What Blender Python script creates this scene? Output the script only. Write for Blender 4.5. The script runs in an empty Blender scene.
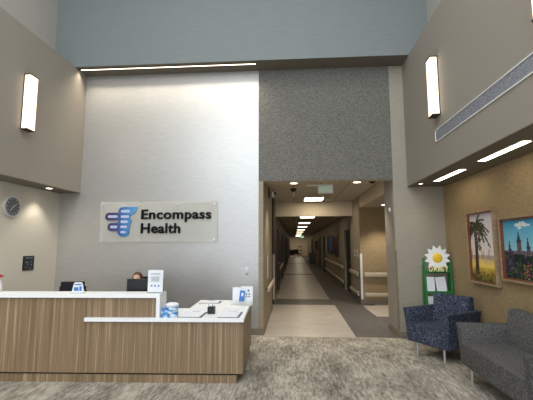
import bpy, bmesh, math, random
import numpy as np
from mathutils import Vector, Matrix, Euler
random.seed(7); np.random.seed(7)
PI = math.pi
S = bpy.context.scene
COL = S.collection

# ------------------------------------------------------------------ camera
F_PX, VX, VY, ROLL, EYE = 375.0, 294.0, 244.0, -0.010, 1.67
yd = Vector(((VX-266.5)/F_PX, -(VY-200)/F_PX, -1)).normalized()
u0 = Vector((ROLL, 1, 0)); zd = (u0 - u0.dot(yd)*yd).normalized()
xd = yd.cross(zd)
cam_data = bpy.data.cameras.new('camera')
cam = bpy.data.objects.new('camera', cam_data); COL.objects.link(cam)
cam.matrix_world = Matrix.Translation((0, 0, EYE)) @ Matrix((xd, yd, zd)).to_4x4()
cam_data.sensor_fit = 'HORIZONTAL'; cam_data.sensor_width = 36
cam_data.lens = 36*F_PX/533; cam_data.clip_start = .05; cam_data.clip_end = 200
S.camera = cam

# ------------------------------------------------------------------ world, daylight, exposure
w = bpy.data.worlds.new('sky'); S.world = w; w.use_nodes = True
bg = w.node_tree.nodes['Background']
bg.inputs[0].default_value = (.60, .76, 1, 1); bg.inputs[1].default_value = 1.0
S.view_settings.view_transform = 'Standard'; S.view_settings.look = 'None'
S.view_settings.gamma = 1; S.view_settings.use_curve_mapping = False
S.view_settings.exposure = 0.08

def area(name, loc, rot, sx, sy, power, color, spread=PI):
    d = bpy.data.lights.new(name, 'AREA'); d.shape = 'RECTANGLE'; d.size = sx; d.size_y = sy
    d.energy = power; d.color = color; d.spread = spread
    o = bpy.data.objects.new(name, d); COL.objects.link(o); o.location = loc; o.rotation_euler = rot
    return o
# daylight through the entrance glazing behind the viewer
area('daylight_lower', (-1.05, -3.3, 1.9), (math.radians(90), 0, 0), 6.0, 2.6, 120, (.92, .96, 1))
area('daylight_upper', (-1.05, -3.3, 5.9), (math.radians(80), 0, 0), 6.0, 2.8, 280, (.86, .95, 1))
# added overhead fill below the high ceiling, brightens bulkheads and carpet
area('overhead_fill', (-1.05, 1.2, 7.8), (0, 0, 0), 5.0, 7.0, 300, (.96, .98, 1))

def spot(name, loc, power, color=(1, .90, .76), size=100, blend=.6, target=(0, 0, -1)):
    d = bpy.data.lights.new(name, 'SPOT'); d.energy = power; d.color = color
    d.spot_size = math.radians(size); d.spot_blend = blend; d.shadow_soft_size = .05
    o = bpy.data.objects.new(name, d); COL.objects.link(o); o.location = loc
    o.rotation_euler = Vector(target).to_track_quat('-Z', 'Y').to_euler()
    return o

# ------------------------------------------------------------------ materials
def lin(c):
    return tuple(((v/255)/12.92 if v/255 <= .04045 else ((v/255+.055)/1.055)**2.4) for v in c)+(1,)
MATS = {}
def new(name):
    m = bpy.data.materials.new(name); m.use_nodes = True
    nt = m.node_tree; b = nt.nodes['Principled BSDF']; MATS[name] = m
    return m, nt, b
def N(nt, typ, **kw):
    n = nt.nodes.new(typ)
    for k, v in kw.items():
        if k in n.inputs.keys(): n.inputs[k].default_value = v
        else: setattr(n, k, v)
    return n
def L(nt, a, ao, b, bi): nt.links.new(a.outputs[ao], b.inputs[bi])
def mapping(nt, scale, coord='Object', rot=(0, 0, 0)):
    t = N(nt, 'ShaderNodeTexCoord'); m = N(nt, 'ShaderNodeMapping')
    m.inputs['Scale'].default_value = scale; m.inputs['Rotation'].default_value = rot
    L(nt, t, coord, m, 'Vector'); return m
def ramp(nt, stops):
    r = N(nt, 'ShaderNodeValToRGB'); e = r.color_ramp.elements
    while len(e) < len(stops): e.new(.5)
    for i, (p, c) in enumerate(stops): e[i].position = p; e[i].color = c
    return r
def plain(name, rgb, rough=.5, metal=0, spec=.5):
    m, nt, b = new(name)
    b.inputs['Base Color'].default_value = lin(rgb); b.inputs['Roughness'].default_value = rough
    b.inputs['Metallic'].default_value = metal; b.inputs['Specular IOR Level'].default_value = spec
    n = N(nt, 'ShaderNodeTexNoise', Scale=60.0); L(nt, mapping(nt, (1, 1, 1)), 0, n, 'Vector')
    bp = N(nt, 'ShaderNodeBump', Strength=.02); L(nt, n, 0, bp, 'Height'); L(nt, bp, 0, b, 'Normal')
    return m
def woven(name, c1, c2, scale=(40, 40, 40), rough=.7, bump=.15, spec=.3, detail=4):
    m, nt, b = new(name)
    mp = mapping(nt, scale); n = N(nt, 'ShaderNodeTexNoise', Scale=1.0, Detail=detail, Roughness=.6); L(nt, mp, 0, n, 'Vector')
    r = ramp(nt, [(.35, lin(c1)), (.65, lin(c2))]); L(nt, n, 0, r, 0); L(nt, r, 0, b, 'Base Color')
    bp = N(nt, 'ShaderNodeBump', Strength=bump, Distance=.01); L(nt, n, 0, bp, 'Height'); L(nt, bp, 0, b, 'Normal')
    b.inputs['Roughness'].default_value = rough; b.inputs['Specular IOR Level'].default_value = spec
    return m
def emit(name, rgb, strength):
    m, nt, b = new(name)
    b.inputs['Base Color'].default_value = (0.8, .8, .8, 1)
    b.inputs['Emission Color'].default_value = lin(rgb); b.inputs['Emission Strength'].default_value = strength
    return m
silver = woven('silver_wallcovering', (176, 174, 170), (190, 188, 184), (6, 6, 120), .38, .06, .6)
silver.node_tree.nodes['Principled BSDF'].inputs['Metallic'].default_value = .55
pierw = woven('pale_wallcovering', (152, 144, 129), (163, 155, 140), (6, 6, 120), .42, .05, .5)
pierw.node_tree.nodes['Principled BSDF'].inputs['Metallic'].default_value = .08
taupe = woven('taupe_paint', (148, 141, 130), (151, 144, 133), (30, 30, 30), .6, .02)
bluew = woven('blue_grey_paint', (122, 128, 127), (127, 133, 132), (3, 3, 30), .6, .02)
upper = woven('pale_paint', (176, 172, 164), (180, 176, 168), (30, 30, 30), .6, .02)
leftw = woven('warm_white_paint', (206, 200, 186), (210, 204, 190), (30, 30, 30), .6, .02)
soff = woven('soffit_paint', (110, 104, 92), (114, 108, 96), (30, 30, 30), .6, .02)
tan = woven('tan_grasscloth', (144, 124, 92), (168, 147, 112), (9, 9, 90), .75, .15)
beige = woven('beige_paint', (196, 182, 158), (202, 188, 164), (30, 30, 30), .6, .02)
corrw = woven('corridor_wall', (148, 136, 116), (164, 151, 130), (4, 4, 60), .7, .06)
corrd = woven('corridor_wood_panel', (66, 54, 43), (84, 70, 56), (3, 3, 50), .6, .05)
basem = plain('baseboard_taupe', (128, 116, 100), .5)
white = plain('white_solid_surface', (244, 245, 246), .35)
whitep = plain('white_plastic', (228, 228, 226), .4)
paper = plain('white_paper', (232, 234, 238), .7)
black = plain('black_plastic', (16, 16, 18), .35)
inkm = plain('letter_black', (6, 6, 8), .6, 0, .2)
darkcloth = woven('dark_cloth', (20, 20, 26), (34, 34, 42), (90, 90, 90), .9, .1)
chrome = plain('brushed_steel', (205, 205, 205), .35, .6)
bronze = plain('dark_bronze', (62, 56, 50), .4, .6)
green = plain('green_painted_wood', (36, 120, 58), .5)
skin = plain('skin', (205, 158, 132), .5)
hairm = woven('brown_hair', (58, 38, 26), (96, 64, 42), (20, 20, 160), .5, .3)
darkdoor = plain('dark_door', (38, 30, 26), .5)
blackout = plain('dark_grey', (48, 46, 46), .6)
yellow = plain('yellow', (244, 200, 48), .5)
petal = plain('petal_white', (246, 246, 246), .5)
redm = plain('red', (170, 24, 30), .5)
bluep = plain('blue_print', (64, 120, 190), .5)
greyp = plain('grey_print', (120, 128, 140), .6)
paleg = plain('pale_grey_print', (186, 190, 198), .6)
framew = woven('gilded_wood_frame', (142, 118, 92), (168, 144, 116), (12, 12, 60), .45, .1)
frame_in = woven('red_brown_wood', (104, 62, 42), (132, 82, 56), (12, 12, 60), .4, .1)
sconce_m = emit('sconce_diffuser_glow', (255, 222, 180), 1.7)
strip_m = emit('strip_light_glow', (255, 236, 205), 3.0)
soffl_m = emit('recessed_light_glow', (255, 240, 215), 9.0)
trof_m = emit('troffer_glow', (255, 240, 215), 14.0)
trof_dim = emit('dim_troffer_glow', (255, 236, 205), 5.0)
down_m = emit('downlight_glow', (255, 236, 205), 8.0)

def mk_texture_panel():
    m, nt, b = new('grey_woven_panel')
    mp = mapping(nt, (42, 42, 90)); n = N(nt, 'ShaderNodeTexNoise', Scale=1.0, Detail=3.0, Roughness=.7); L(nt, mp, 0, n, 'Vector')
    r = ramp(nt, [(.35, lin((84, 82, 77))), (.66, lin((136, 133, 126)))]); L(nt, n, 0, r, 0); L(nt, r, 0, b, 'Base Color')
    bp = N(nt, 'ShaderNodeBump', Strength=.6, Distance=.02); L(nt, n, 0, bp, 'Height'); L(nt, bp, 0, b, 'Normal')
    b.inputs['Roughness'].default_value = .9
    return m
texp = mk_texture_panel()
def mk_desk_wood():
    m, nt, b = new('zebrano_laminate')
    mp = mapping(nt, (34, 34, .5)); n = N(nt, 'ShaderNodeTexNoise', Scale=1.0, Detail=5.0, Roughness=.65); L(nt, mp, 0, n, 'Vector')
    r = ramp(nt, [(.28, lin((106, 86, 62))), (.45, lin((135, 112, 84))), (.56, lin((149, 125, 96))), (.68, lin((188, 166, 134)))]); L(nt, n, 0, r, 0)
    mp2 = mapping(nt, (120, 120, 2)); n2 = N(nt, 'ShaderNodeTexNoise', Scale=1.0, Detail=2.0); L(nt, mp2, 0, n2, 'Vector')
    mx = N(nt, 'ShaderNodeMix', data_type='RGBA', blend_type='MULTIPLY'); mx.inputs[0].default_value = .35
    L(nt, r, 0, mx, 6); r2 = ramp(nt, [(.3, (.7, .7, .7, 1)), (.7, (1, 1, 1, 1))]); L(nt, n2, 0, r2, 0); L(nt, r2, 0, mx, 7)
    L(nt, mx, 2, b, 'Base Color'); b.inputs['Roughness'].default_value = .45
    return m
deskw = mk_desk_wood()
def mk_carpet():
    m, nt, b = new('streaked_grey_carpet')
    def noise(sc, det, rough, dist=0):
        n = N(nt, 'ShaderNodeTexNoise', Scale=1.0, Detail=det, Roughness=rough, Distortion=dist); L(nt, mapping(nt, sc), 0, n, 'Vector'); return n
    big = noise((3.0, 1.4, 1), 3.0, .6); mid = noise((26, 5, 1), 9.0, .78, .2); fine = noise((80, 10, 1), 3.0, .7)
    br = N(nt, 'ShaderNodeTexBrick', Scale=1.0); br.offset = .5
    br.inputs['Color1'].default_value = (.40, .40, .40, 1); br.inputs['Color2'].default_value = (.60, .60, .60, 1); br.inputs['Mortar'].default_value = (.5, .5, .5, 1)
    br.inputs['Mortar Size'].default_value = 0; br.inputs['Brick Width'].default_value = 1.0; br.inputs['Row Height'].default_value = .25
    L(nt, mapping(nt, (1, 1, 1), rot=(0, 0, PI/2)), 0, br, 'Vector')
    def mad(a, w, prev):
        x = N(nt, 'ShaderNodeMath', operation='MULTIPLY_ADD'); L(nt, a, 0, x, 0); x.inputs[1].default_value = w
        if prev is None: x.inputs[2].default_value = 0
        else: L(nt, prev, 0, x, 2)
        return x
    t = mad(mid, .50, None); t = mad(big, .24, t); t = mad(fine, .20, t); t = mad(br, .10, t)
    r = ramp(nt, [(.41, lin((88, 84, 78))), (.495, lin((140, 133, 122))), (.59, lin((194, 186, 171)))]); L(nt, t, 0, r, 0)
    L(nt, r, 0, b, 'Base Color'); b.inputs['Roughness'].default_value = .95; b.inputs['Specular IOR Level'].default_value = .1
    n3 = N(nt, 'ShaderNodeTexNoise', Scale=250.0); bp = N(nt, 'ShaderNodeBump', Strength=.4, Distance=.004)
    L(nt, n3, 0, bp, 'Height'); L(nt, bp, 0, b, 'Normal')
    return m
carpet = mk_carpet()
def mk_tile(name, c1, c2, rough, sc=3):
    m, nt, b = new(name)
    mp = mapping(nt, (sc, sc, sc)); n = N(nt, 'ShaderNodeTexNoise', Scale=1.0, Detail=9.0, Roughness=.7); L(nt, mp, 0, n, 'Vector')
    r = ramp(nt, [(.35, lin(c1)), (.65, lin(c2))]); L(nt, n, 0, r, 0); L(nt, r, 0, b, 'Base Color')
    b.inputs['Roughness'].default_value = rough
    return m
tile_l = mk_tile('pale_floor_tile', (184, 174, 160), (202, 193, 180), .35)
tile_d = mk_tile('dark_floor_tile', (84, 80, 77), (108, 103, 99), .5, 9)
def mk_ceiltile():
    m, nt, b = new('ceiling_tile')
    mp = mapping(nt, (1, 1, 1)); br = N(nt, 'ShaderNodeTexBrick', Scale=1.0)
    br.offset = 0; br.squash = 1
    br.inputs['Color1'].default_value = lin((196, 186, 168)); br.inputs['Color2'].default_value = lin((190, 180, 162))
    br.inputs['Mortar'].default_value = lin((150, 140, 122)); br.inputs['Mortar Size'].default_value = .014
    br.inputs['Brick Width'].default_value = .61; br.inputs['Row Height'].default_value = .61
    L(nt, mp, 0, br, 'Vector'); L(nt, br, 0, b, 'Base Color'); b.inputs['Roughness'].default_value = .8
    return m
ceilm = mk_ceiltile()
def fabric(name, c1, c2, c3, sc=90):
    m, nt, b = new(name)
    mp = mapping(nt, (sc, sc, sc)); n = N(nt, 'ShaderNodeTexNoise', Scale=1.0, Detail=3.0, Roughness=.75); L(nt, mp, 0, n, 'Vector')
    r = ramp(nt, [(.36, lin(c1)), (.5, lin(c2)), (.64, lin(c3))]); L(nt, n, 0, r, 0); L(nt, r, 0, b, 'Base Color')
    bp = N(nt, 'ShaderNodeBump', Strength=.3, Distance=.005); L(nt, n, 0, bp, 'Height'); L(nt, bp, 0, b, 'Normal')
    b.inputs['Roughness'].default_value = .92; b.inputs['Specular IOR Level'].default_value = .15
    return m
bluefab = fabric('navy_flecked_fabric', (26, 30, 42), (52, 58, 74), (112, 118, 134), 60)
navyfab = fabric('dark_navy_fabric', (16, 20, 36), (24, 30, 50), (34, 42, 66), 90)
greyfab = fabric('grey_melange_fabric', (62, 61, 60), (88, 87, 86), (118, 117, 115), 75)
def mk_acrylic():
    m, nt, b = new('clear_acrylic')
    b.inputs['Base Color'].default_value = lin((226, 224, 214)); b.inputs['Roughness'].default_value = .15
    b.inputs['Alpha'].default_value = .38; b.inputs['Specular IOR Level'].default_value = .6
    return m
acryl = mk_acrylic()
def mk_emblem():
    m, nt, b = new('emblem_gradient')
    t = N(nt, 'ShaderNodeTexCoord'); s = N(nt, 'ShaderNodeSeparateXYZ'); L(nt, t, 'Object', s, 0)
    r = ramp(nt, [(0, lin((58, 36, 74))), (.35, lin((64, 66, 122))), (.55, lin((44, 108, 176))), (1, lin((96, 160, 214)))])
    mr = N(nt, 'ShaderNodeMapRange'); mr.inputs[1].default_value = 0; mr.inputs[2].default_value = .62
    L(nt, s, 0, mr, 0); L(nt, mr, 0, r, 0); L(nt, r, 0, b, 'Base Color'); b.inputs['Roughness'].default_value = .3
    return m
embl = mk_emblem()
def mk_grille():
    m, nt, b = new('vent_mesh')
    mp = mapping(nt, (1, 90, 90)); v = N(nt, 'ShaderNodeTexVoronoi', Scale=1.0); L(nt, mp, 0, v, 'Vector')
    r = ramp(nt, [(.2, lin((72, 74, 80))), (.6, lin((146, 148, 154)))]); L(nt, v, 0, r, 0); L(nt, r, 0, b, 'Base Color')
    b.inputs['Roughness'].default_value = .6; return m
grille = mk_grille()
def mk_wipes():
    m, nt, b = new('wipes_label')
    mp = mapping(nt, (22, 22, 30)); n = N(nt, 'ShaderNodeTexNoise', Scale=1.0, Detail=1.0); L(nt, mp, 0, n, 'Vector')
    r = ramp(nt, [(.42, lin((70, 140, 205))), (.52, lin((150, 196, 228))), (.6, lin((225, 236, 244)))]); L(nt, n, 0, r, 0); L(nt, r, 0, b, 'Base Color')
    return m
wipesm = mk_wipes()
exitg = emit('exit_green', (70, 118, 52), .12)
exitl = emit('exit_letter_green', (120, 200, 110), .25)
def vcol():
    m, nt, b = new('painted_canvas')
    a = N(nt, 'ShaderNodeVertexColor'); a.layer_name = 'paint'; L(nt, a, 0, b, 'Base Color')
    b.inputs['Roughness'].default_value = .6; b.inputs['Specular IOR Level'].default_value = .25
    return m
canvasm = vcol()

# ------------------------------------------------------------------ mesh helpers
class MB:
    def __init__(s): s.bm = bmesh.new()
    def box(s, a, b, bev=0, seg=2):
        lo = [min(p, q) for p, q in zip(a, b)]; hi = [max(p, q) for p, q in zip(a, b)]
        mat = Matrix.Translation([(p+q)/2 for p, q in zip(lo, hi)]) @ Matrix.Diagonal([max(q-p, 1e-4) for p, q in zip(lo, hi)]+[1])
        r = bmesh.ops.create_cube(s.bm, size=1, matrix=mat)
        if bev:
            es = set(e for v in r['verts'] for e in v.link_edges)
            bmesh.ops.bevel(s.bm, geom=list(es), offset=bev, segments=seg, profile=.6, affect='EDGES')
        return s
    def prism(s, pts, axis, a, b):
        """extrude polygon pts (2-D) along axis from a to b; axis 'x': pts=(y,z); 'y': (x,z); 'z': (x,y)"""
        def P(p, t): return {'x': (t, p[0], p[1]), 'y': (p[0], t, p[1]), 'z': (p[0], p[1], t)}[axis]
        v0 = [s.bm.verts.new(P(p, a)) for p in pts]; v1 = [s.bm.verts.new(P(p, b)) for p in pts]
        n = len(pts)
        s.bm.faces.new(v0); s.bm.faces.new(list(reversed(v1)))
        for i in range(n): s.bm.faces.new((v0[i], v0[(i+1) % n], v1[(i+1) % n], v1[i]))
        return s
    def cyl(s, p, q, r1, r2=None, seg=20):
        p, q = Vector(p), Vector(q); d = q-p; r2 = r1 if r2 is None else r2
        mat = Matrix.Translation((p+q)/2) @ d.to_track_quat('Z', 'Y').to_matrix().to_4x4()
        bmesh.ops.create_cone(s.bm, cap_ends=True, segments=seg, radius1=max(r1, 1e-4), radius2=max(r2, 1e-4), depth=d.length, matrix=mat)
        return s
    def sph(s, c, r, u=24, v=14, rot=None):
        r = (r, r, r) if not hasattr(r, '__len__') else r
        mat = Matrix.Translation(c) @ (rot.to_matrix().to_4x4() if rot else Matrix()) @ Matrix.Diagonal(list(r)+[1])
        bmesh.ops.create_uvsphere(s.bm, u_segments=u, v_segments=v, radius=1, matrix=mat); return s
    def lathe(s, prof, c=(0, 0, 0), seg=28, ring=False):
        rings = [[s.bm.verts.new((c[0]+r*math.cos(2*PI*k/seg), c[1]+r*math.sin(2*PI*k/seg), c[2]+z)) for k in range(seg)] for r, z in prof]
        for a, b in zip(rings, rings[1:]):
            for k in range(seg): s.bm.faces.new((a[k], a[(k+1) % seg], b[(k+1) % seg], b[k]))
        if ring:
            for k in range(seg): s.bm.faces.new((rings[-1][k], rings[-1][(k+1) % seg], rings[0][(k+1) % seg], rings[0][k]))
            return s
        s.bm.faces.new(list(reversed(rings[0]))); s.bm.faces.new(rings[-1]); return s
    def tube(s, pts, r, seg=10):
        for a, b in zip(pts, pts[1:]): s.cyl(a, b, r, r, seg)
        for p in pts[1:-1]: s.sph(p, r, seg, 6)
        return s
    def build(s, name, mat, parent=None, smooth=False, loc=None, rot=None):
        bmesh.ops.recalc_face_normals(s.bm, faces=s.bm.faces[:])
        me = bpy.data.meshes.new(name); s.bm.to_mesh(me); s.bm.free()
        me.materials.append(mat)
        if smooth:
            me.polygons.foreach_set('use_smooth', [True]*len(me.polygons))
            try: me.set_sharp_from_angle(angle=math.radians(40))
            except Exception: pass
        o = bpy.data.objects.new(name, me); COL.objects.link(o)
        if parent: o.parent = parent
        if loc: o.location = loc
        if rot: o.rotation_euler = rot
        return o
def B(a, b, bev=0): return MB().box(a, b, bev)
def thing(name, label, cat, loc=(0, 0, 0), rz=0, group=None):
    o = bpy.data.objects.new(name, None); COL.objects.link(o); o.empty_display_size = .1
    o.location = loc; o.rotation_euler = (0, 0, rz); o['label'] = label; o['category'] = cat
    if group: o['group'] = group
    return o
def tag(o, label, cat, group=None):
    o['label'] = label; o['category'] = cat
    if group: o['group'] = group
    return o
def struct(o): o['kind'] = 'structure'; return o
def sbox(name, a, b, mat): return struct(B(a, b).build(name, mat))
def text_mesh(name, s, mat, width, height, depth, parent, loc, rot, bold=0.0, spacing=1.0):
    cu = bpy.data.curves.new(name, 'FONT'); cu.body = s; cu.extrude = depth; cu.offset = bold; cu.space_character = spacing; cu.resolution_u = 4
    t = bpy.data.objects.new('tmp', cu); COL.objects.link(t); bpy.context.view_layer.update()
    dg = bpy.context.evaluated_depsgraph_get(); me = bpy.data.meshes.new_from_object(t.evaluated_get(dg))
    COL.objects.unlink(t); bpy.data.objects.remove(t)
    xs = [v.co.x for v in me.vertices]; x0, x1 = min(xs), max(xs)
    sx = width/(x1-x0); sy = height/.7            # caps of the built-in font are about 0.7 high
    for v in me.vertices: v.co.x = (v.co.x-x0)*sx; v.co.y *= sy
    me.name = name; me.materials.clear(); me.materials.append(mat)
    o = bpy.data.objects.new(name, me); COL.objects.link(o); o.parent = parent; o.location = loc; o.rotation_euler = rot
    return o

# ------------------------------------------------------------------ the shell
Y0 = 7.13; YF = 6.70; ZS = 5.12; ZH = 2.88; ZC = 3.0; TOP = 7.9; YB = -3.4
XLB, XLW, XRB, XRW = -4.24, -4.66, 2.13, 2.78
OL, OR = -0.58, 1.87
sbox('floor', (-4.9, YB, -.12), (3.0, 7.06, 0), carpet)
FL = [((OL-.5, 7.06), (1.1, 10.68), tile_l), ((1.1, 7.06), (2.2, 9.1), tile_d), ((OL-1.2, 10.68), (2.2, 11.78), tile_d),
      ((OL-.1, 11.78), (1.06, 20.9), tile_l), ((1.06, 11.78), (2.0, 54), tile_d), ((OL-.1, 20.9), (1.06, 21.5), tile_d),
      ((OL-.1, 21.5), (1.06, 32.4), tile_l), ((OL-.1, 32.4), (1.06, 33.0), tile_d), ((OL-.1, 33.0), (1.06, 54), tile_l), ((2.2, 7.06), (5.1, 9.1), tile_d)]
for a, b, m in FL: sbox('floor', (a[0], a[1], -.12), (b[0], b[1], 0), m)
# dark tile with a slanted boundary to the pale side-corridor tile
struct(MB().prism([(1.1, 9.1), (1.90, 9.1), (1.86, 9.9), (1.86, 10.68), (1.1, 10.68)], 'z', -.12, 0).build('floor', tile_d))
struct(MB().prism([(1.90, 9.1), (5.1, 9.1), (5.1, 10.85), (1.86, 10.85), (1.86, 9.9)], 'z', -.12, 0).build('floor', tile_l))
sbox('trim_1', (OL, 7.045, 0), (OR, 7.075, .004), plain('metal_transition', (196, 186, 160), .35, .4))

sbox('wall_back', (-5.0, Y0, 0), (OL-.09, Y0+.2, ZS+.1), silver)
sbox('trim_2', (OL-.09, Y0-.01, 0), (OL, Y0+.2, ZH), corrw)                         # jamb strip left of the opening
sbox('wall_back', (OL-.09, Y0-.003, ZH), (1.87, Y0+.2, ZS+.1), texp)                      # textured panel above the opening
sbox('wall_back', (1.87, Y0, 0), (3.0, Y0+.1, ZS+.1), pierw)
sbox('wall_right', (1.87, Y0+.1, 0), (5.1, 7.85, ZC+.1), taupe)                    # pier, corridor side
sbox('ceiling', (OL, Y0+.005, ZH), (OR, Y0+.2, ZH+.01), beige)
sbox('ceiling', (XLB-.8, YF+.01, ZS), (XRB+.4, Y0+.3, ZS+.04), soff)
sbox('wall_back', (-5.0, YF, ZS), (3.0, YF+.2, TOP), bluew)
# left side: bulkhead above, wall below set back
sbox('wall_left', (XLW-.1, YB, 2.69), (XLB, Y0, ZS), taupe)
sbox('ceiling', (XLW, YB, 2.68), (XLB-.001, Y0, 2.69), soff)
sbox('wall_left', (XLW-.2, YB, 0), (XLW, Y0, 2.69), leftw)
sbox('wall_left', (-4.86, YB, ZS), (-4.68, YF, TOP), upper)
# right side
sbox('wall_right', (XRB, YB, 2.74), (3.0, Y0, ZS), taupe)
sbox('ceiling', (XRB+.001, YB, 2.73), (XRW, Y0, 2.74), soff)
sbox('wall_right', (XRW, YB, 0), (3.0, Y0, 2.74), tan)
sbox('wall_right', (2.50, YB, ZS), (2.7, YF, TOP), upper)
sbox('ceiling', (-5.0, YB, TOP), (3.0, Y0+.2, TOP+.1), upper)
sbox('baseboard_right', (XRW-.012, YB, 0), (XRW, Y0, .1), basem)
sbox('baseboard_back', (1.87, Y0-.012, 0), (XRW, Y0, .1), basem)
sbox('baseboard_back', (XLW, Y0-.012, 0), (OL, Y0, .12), basem)
sbox('baseboard_left', (XLW, YB, 0), (XLW+.012, Y0-.02, .1), basem)
# entrance glazing behind the viewer: solid ends, mullions
for k, x in enumerate((-4.66, -2.9, -1.15, .6, 2.35)):
    sbox('wall_front', (x-.06, YB-.1, 0), (x+.06, YB, TOP), bronze)
sbox('wall_front', (-4.9, YB-.1, 3.4), (3.0, YB, 4.3), taupe)

# corridor, near part
sbox('wall_left', (-1.0, Y0+.2, 0), (OL, 9.95, ZC), corrw)
sbox('wall_left', (-1.4, 9.95, 0), (-1.15, 10.8, ZC), corrd)
sbox('wall_left', (-1.2, 10.8, 0), (OL-.0, 54, ZC), corrd)
sbox('ceiling', (-1.4, Y0+.2, ZC), (2.1, 12.0, ZC+.1), ceilm)
sbox('wall_right', (1.87, 7.85, 2.7), (2.0, 10.8, ZC+.1), beige)                   # header over the side opening
sbox('ceiling', (2.0, 7.85, 2.7), (5.1, 10.8, 2.8), ceilm)
sbox('wall_right', (1.85, 10.8, 0), (5.1, 10.95, ZC+.1), tan)
sbox('wall_right', (5.0, 7.85, 0), (5.1, 10.8, 2.8), tan)
sbox('wall_back', (OL, 12.0, 2.55), (1.85, 12.15, ZC+.1), beige)                 # dropped header
sbox('ceiling', (OL-.2, 12.15, 2.7), (2.0, 54, 2.8), ceilm)
sbox('wall_right', (1.85, 10.95, 0), (2.1, 12.62, ZC+.1), corrw)
sbox('wall_right', (1.85, 14.08, 0), (2.1, 54, 2.75), corrw)
sbox('wall_right', (1.85, 12.62, 2.15), (2.1, 14.08, 2.75), corrw)
sbox('wall_back', (-1.0, 53, 0), (2.1, 53.2, 2.75), beige)
# baseboards of the corridor
sbox('baseboard_left', (OL, Y0-.02, 0), (OL+.012, 9.95, .12), basem)
sbox('baseboard_right', (OR-.012, Y0-.01, 0), (OR, 7.85, .12), basem)
sbox('baseboard_right', (1.84, 10.788, 0), (5.0, 10.8, .15), basem)
sbox('baseboard_right', (1.838, 10.79, 0), (1.85, 12.62, .15), basem)
sbox('baseboard_right', (1.838, 14.08, 0), (1.85, 53, .15), basem)
sbox('baseboard_left', (OL, 10.8, 0), (OL+.012, 53, .15), basem)
# corridor doors
def door(name, x, y0, y1, z, side, handle_y):
    d = struct(B((x, y0+.06, 0), (x+.05*side, y1-.06, z-.06)).build(name, darkdoor))
    MB().box((x-.02*side, y0, 0), (x+.05*side, y0+.06, z)).box((x-.02*side, y1-.06, 0), (x+.05*side, y1, z)).box((x-.02*side, y0, z-.06), (x+.05*side, y1, z)).build('door_frame', bronze, d)
    MB().cyl((x-.01*side, handle_y, 1.02), (x-.07*side, handle_y, 1.02), .012).cyl((x-.06*side, handle_y, 1.02), (x-.06*side, handle_y+.12, 1.02), .01).build('handle', chrome, d)
    return d
door('door_1', 1.93, 12.62, 14.08, 2.15, 1, 12.8)
for i, (x, y, sd) in enumerate(((1.83, 22.6, 1), (1.83, 26.6, 1), (1.83, 38, 1), (OL+.02, 13.0, -1), (OL+.02, 18.0, -1), (OL+.02, 24.0, -1), (OL+.02, 30.0, -1))):
    door('door_%d' % (i+2), x, y, y+1.1, 2.15, sd, y+.2)

# wall corner guards and handrails
def guard(label, a, b, m=whitep):
    tag(B(a, b, .003).build('corner_guard', m), label, 'corner guard')
guard('pale vertical corner guard on right pier at corridor mouth', (OR-.008, Y0-.008, .12), (OR+.02, Y0+.05, 1.55), basem)
guard('white vertical corner guard beside the lit side corridor', (1.842, 10.775, .15), (1.90, 10.83, 1.4))
guard('pale vertical corner guard on the left corridor wall', (OL-.03, 10.765, .12), (OL+.035, 10.82, 1.38), beige)
def rail(name, label, pts, group=None):
    """handrail following pts (x,y) with wall offset direction; bumper profile"""
    t = thing(name, label, 'handrail', (pts[0][0], pts[0][1], 0), 0, group)
    (x0, y0), (x1, y1), z0, z1, (nx, ny) = pts[0], pts[1], pts[2], pts[3], pts[4]
    L0 = Vector((x1-x0, y1-y0, 0)); d = L0.normalized(); n = Vector((nx, ny, 0))
    m = MB(); prof = [(.04, z0), (.075, z0+.015), (.08, (z0+z1)/2), (.075, z1-.015), (.04, z1), (.035, (z0+z1)/2)]
    va = [m.bm.verts.new(n*p[0]+Vector((0, 0, p[1]))) for p in prof]; vb = [m.bm.verts.new(L0+n*p[0]+Vector((0, 0, p[1]))) for p in prof]
    m.bm.faces.new(va); m.bm.faces.new(list(reversed(vb)))
    for i in range(len(prof)): m.bm.faces.new((va[i], va[(i+1) % 6], vb[(i+1) % 6], vb[i]))
    m.build('rail', beige, t)
    k = max(2, min(12, int(L0.length/1.5)))
    for i in range(k):
        c = d*(.1+(L0.length-.2)*i/(k-1)); z = (z0+z1)/2
        m = MB(); m.cyl(c+Vector((0, 0, z)), c+n*.045+Vector((0, 0, z)), .02, seg=10); m.build('bracket', bronze, t)
rail('handrail', 'beige handrail on the left wall just inside the corridor', ((OL, 7.7), (OL, 9.85), .70, .80, (1, 0)))
rail('handrail', 'upper beige handrail across the lit side corridor wall', ((1.95, 10.8), (4.9, 10.8), .755, .88, (0, -1)))
rail('handrail', 'lower beige bumper rail across the lit side corridor wall', ((1.95, 10.8), (4.9, 10.8), .22, .33, (0, -1)))
rail('handrail', 'short upper handrail on right wall before the dark doorway', ((1.85, 10.9), (1.85, 12.5), .755, .88, (-1, 0)))
rail('handrail', 'short lower bumper rail on right wall before the dark doorway', ((1.85, 10.9), (1.85, 12.5), .22, .33, (-1, 0)))
rail('handrail', 'long upper handrail on right wall below the corridor pictures', ((1.85, 14.2), (1.85, 22.5), .755, .88, (-1, 0)))
rail('handrail', 'long lower bumper rail on right wall below the corridor pictures', ((1.85, 14.2), (1.85, 22.5), .22, .33, (-1, 0)))
rail('handrail', 'handrail on the dark left wall farther down the corridor', ((OL, 14.2), (OL, 17.9), .70, .82, (1, 0)))

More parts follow.
